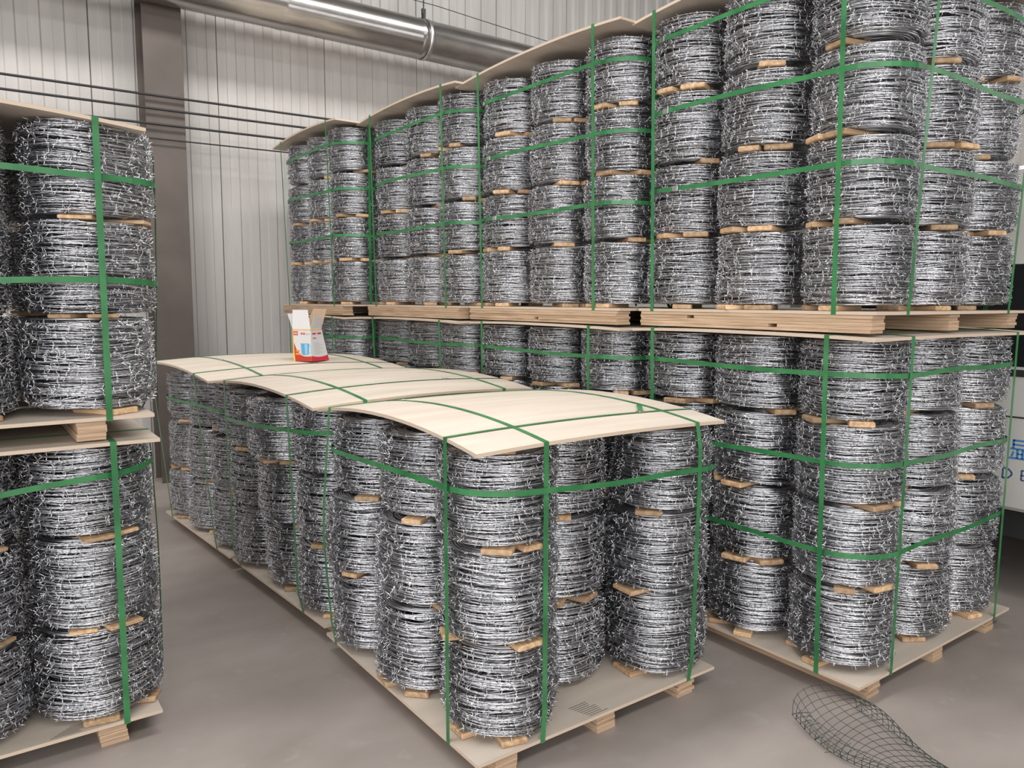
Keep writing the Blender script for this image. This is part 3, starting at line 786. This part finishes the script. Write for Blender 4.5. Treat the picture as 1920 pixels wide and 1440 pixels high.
# ------------------------------------------------------------------ wire netting on the floor
def netting():
    VS, TS, off = [], [], 0
    rg = np.random.default_rng(4)
    A = np.array([2.40, 1.50]); D = _unit(np.array([-.20, -.60])); S = np.array([-D[1], D[0]])   # along, and sideways (towards +x)
    if S[0] < 0: S = -S
    def P(u, v):
        # u metres along, v 0..1.55 across (past 1 it folds back underneath)
        hgt = .105 * (1 - .25 * np.sin(u * 5)) * (1 - .45 * np.clip(u - .35, 0, 1))
        wid = .23 + .06 * np.sin(u * 6 + 1) + .10 * np.clip(u - .2, 0, 1)
        vv = np.where(v < 1, v, 2 - v)
        lateral = wid * (1 - np.cos(np.pi * np.clip(vv, 0, 1))) / 2 * 1.0 
        z = .006 + hgt * np.sin(np.pi * np.clip(vv * .9 + .0, 0, 1)) ** .85
        z = np.where(v < 1, z, .006 + .35 * (z - .006))
        sag = .014 * np.sin(9 * u + 3 * v) + .010 * np.sin(17 * u - 5 * v)
        x = A[0] + D[0] * u + S[0] * (.23 - lateral); y = A[1] + D[1] * u + S[1] * (.23 - lateral)
        return np.stack([x + .3 * sag, y + .2 * sag, np.maximum(z + sag * np.clip(z / .05, 0, 1), .003)], -1)
    cell = .026
    nu, nv = 34, 15
    vs = np.linspace(0, 1.3, nv); us = np.arange(nu) * cell
    for v in vs:
        u_ = np.linspace(-.006, us[-1] + rg.uniform(-.02, .03), 90); V, T = tube(P(u_, np.full_like(u_, v)), .0011, 4)
        VS.append(V); TS.append(T + off); off += len(V)
    for u in us:
        a = rg.uniform(-.05, .02) if rg.random() < .6 else rg.uniform(-.0, .09)
        v_ = np.linspace(max(a, -.04), 1.3 + rg.uniform(-.05, .06), 40); V, T = tube(P(np.full_like(v_, u), v_), .0011, 4)
        VS.append(V); TS.append(T + off); off += len(V)
    # loose clipped wire ends along the torn edge
    for k in range(40):
        u = rg.uniform(.0, us[-1]); p = P(np.array([u]), np.array([1.0 if k % 2 else 0.02]))[0]
        q = p + np.array([rg.uniform(-.03, .03), rg.uniform(-.03, .03), rg.uniform(0, .03)])
        V, T = tube(np.stack([p, (p + q) / 2 + rg.uniform(-.004, .004, 3) + np.array([0, 0, .004]), q]), .0011, 4); V[:, 2] = np.maximum(V[:, 2], .0005)
        VS.append(V); TS.append(T + off); off += len(V)
    return fast_mesh('wire_netting', np.concatenate(VS), np.concatenate(TS), M['net'])
obj('wire_netting', netting(), label='torn offcut of dark green wire netting curled on the concrete floor', cat='wire netting')

# ------------------------------------------------------------------ van behind the pallets
van = empty('van', (4.3, 0, 0), label='white van with blue lettering parked behind the double row of pallets', cat='van')
prof = [(-1.55, .46), (-1.60, .55), (-1.60, .95), (-1.52, 1.12), (-1.10, 1.72), (-.95, 1.98), (-.75, 2.12), (-.45, 2.17), (2.75, 2.17), (2.88, 2.10), (2.93, 1.9), (2.95, .5), (2.90, .44)]
def extr(prof, x0, x1, bev):
    V = []; n_ = len(prof)
    cy = sum(p[0] for p in prof) / n_; cz = sum(p[1] for p in prof) / n_
    for x, k in ((x0, bev), (x0 + bev, 0), (x1 - bev, 0), (x1, bev)):
        for y, z in prof:
            V.append((x, y - math.copysign(k, y - cy), z - math.copysign(k, z - cz)))
    Fc = [tuple(range(n_)), tuple(range(4 * n_ - 1, 3 * n_ - 1, -1))]
    for k in range(3):
        for i in range(n_):
            j = (i + 1) % n_; Fc.append((k * n_ + i, k * n_ + n_ + i, k * n_ + n_ + j, k * n_ + j))
    return V, Fc
V, Fc = extr(prof, 0, 1.75, .02)
body = obj('body', mesh('body', V, Fc, M['van']), van)
mb = MB()
for y0, y1 in ((-.62, .32), (.44, 1.30), (1.42, 2.70)): mb.cbox(-.003, .004, y0, y1, 1.20, 1.68, .002)
for k, (y0, y1) in enumerate(((-.62, .32), (.44, 1.30), (1.42, 2.70))):
    obj('side_window', MB().cbox(-.004, .004, y0, y1, 1.18, 1.69, .0015).me('side_window', M['glass']), body)
obj('waist_trim', MB().cbox(-.006, .004, -1.45, 2.9, 1.13, 1.165, .0015).me('waist_trim', M['rubber']), body)
obj('body_seam', MB().box(-.0025, .004, -1.5, 2.9, .922, .930).me('body_seam', M['rubber']), body)
for y in (.38, 1.36): obj('door_seam', MB().box(-.0025, .004, y - .003, y + .003, .47, 2.05).me('door_seam', M['rubber']), body)
obj('door_handle', MB().cbox(-.028, .0, .48, .62, 1.02, 1.05, .006).me('door_handle', M['rubber']), body)
obj('bumper', MB().cbox(.0, 1.75, -1.68, -1.53, .40, .62, .02).me('bumper', M['rubber']), van)
obj('chassis', MB().cbox(.12, 1.63, -1.4, 2.8, .26, .46, .02).me('chassis', M['rubber']), van)
for y in (-.85, 2.15):
    for x0 in (.02, 1.53):
        wh = obj('wheel', MB().cyl((x0, y, .31), (x0 + .2, y, .31), .31, 32).me('wheel', M['rubber'], False), van)
        obj('hub_cap', MB().cyl((x0 - .008 if x0 < 1 else x0 + .2, y, .31), (x0 if x0 < 1 else x0 + .208, y, .31), .17, 24).me('hub_cap', M['seal']), wh)
# lettering painted on the side: strokes as bars on the panel plane (reading direction: -y)
def glyph(name, strokes, y, z, sz, m):
    mb = MB()
    for (a0, b0, a1, b1, t) in strokes:
        d = math.hypot(a1 - a0, b1 - b0); ux, uz = (a1 - a0) / d, (b1 - b0) / d; nx, nz = -uz * t / 2, ux * t / 2
        q = [(a0 + nx, b0 + nz), (a1 + nx, b1 + nz), (a1 - nx, b1 - nz), (a0 - nx, b0 - nz)]
        Vq = [(-.0008, y - u * sz, z + v * sz) for u, v in q] + [(.001, y - u * sz, z + v * sz) for u, v in q]
        mb.add(Vq, [(0, 1, 2, 3), (7, 6, 5, 4), (0, 4, 5, 1), (1, 5, 6, 2), (2, 6, 7, 3), (3, 7, 4, 0)])
    obj(name, mb.me(name, m), body)
XIAN = [(.16, .96, .84, .96, .10), (.16, .74, .84, .74, .09), (.04, .52, .96, .52, .10), (.18, 1.0, .18, .54, .11), (.82, 1.0, .82, .54, .11),
        (.38, .50, .38, .04, .11), (.62, .50, .62, .04, .11), (.20, .38, .12, .10, .10), (.80, .38, .88, .10, .10), (.0, .03, 1.0, .03, .10), (.38, .27, .62, .27, .08)]
BLOCK = [(.1, .9, .9, .9, .12), (.1, .5, .9, .5, .11), (.1, .1, .9, .1, .12), (.12, .9, .12, .1, .13), (.88, .9, .88, .1, .13), (.5, .5, .5, .1, .1)]
DEE = [(.2, .95, .2, .05, .14), (.2, .92, .6, .88, .14), (.6, .88, .86, .6, .14), (.86, .62, .86, .38, .14), (.86, .4, .6, .12, .14), (.6, .12, .2, .08, .14)]
for k, y in enumerate((1.735, 1.62)):
    glyph('blue_character', XIAN if k else BLOCK, y, .715, .098, M['blue'])
for k, y in enumerate((1.655, 1.565)):
    glyph('blue_character', BLOCK if k else DEE, y, .605, .062, M['navy'])
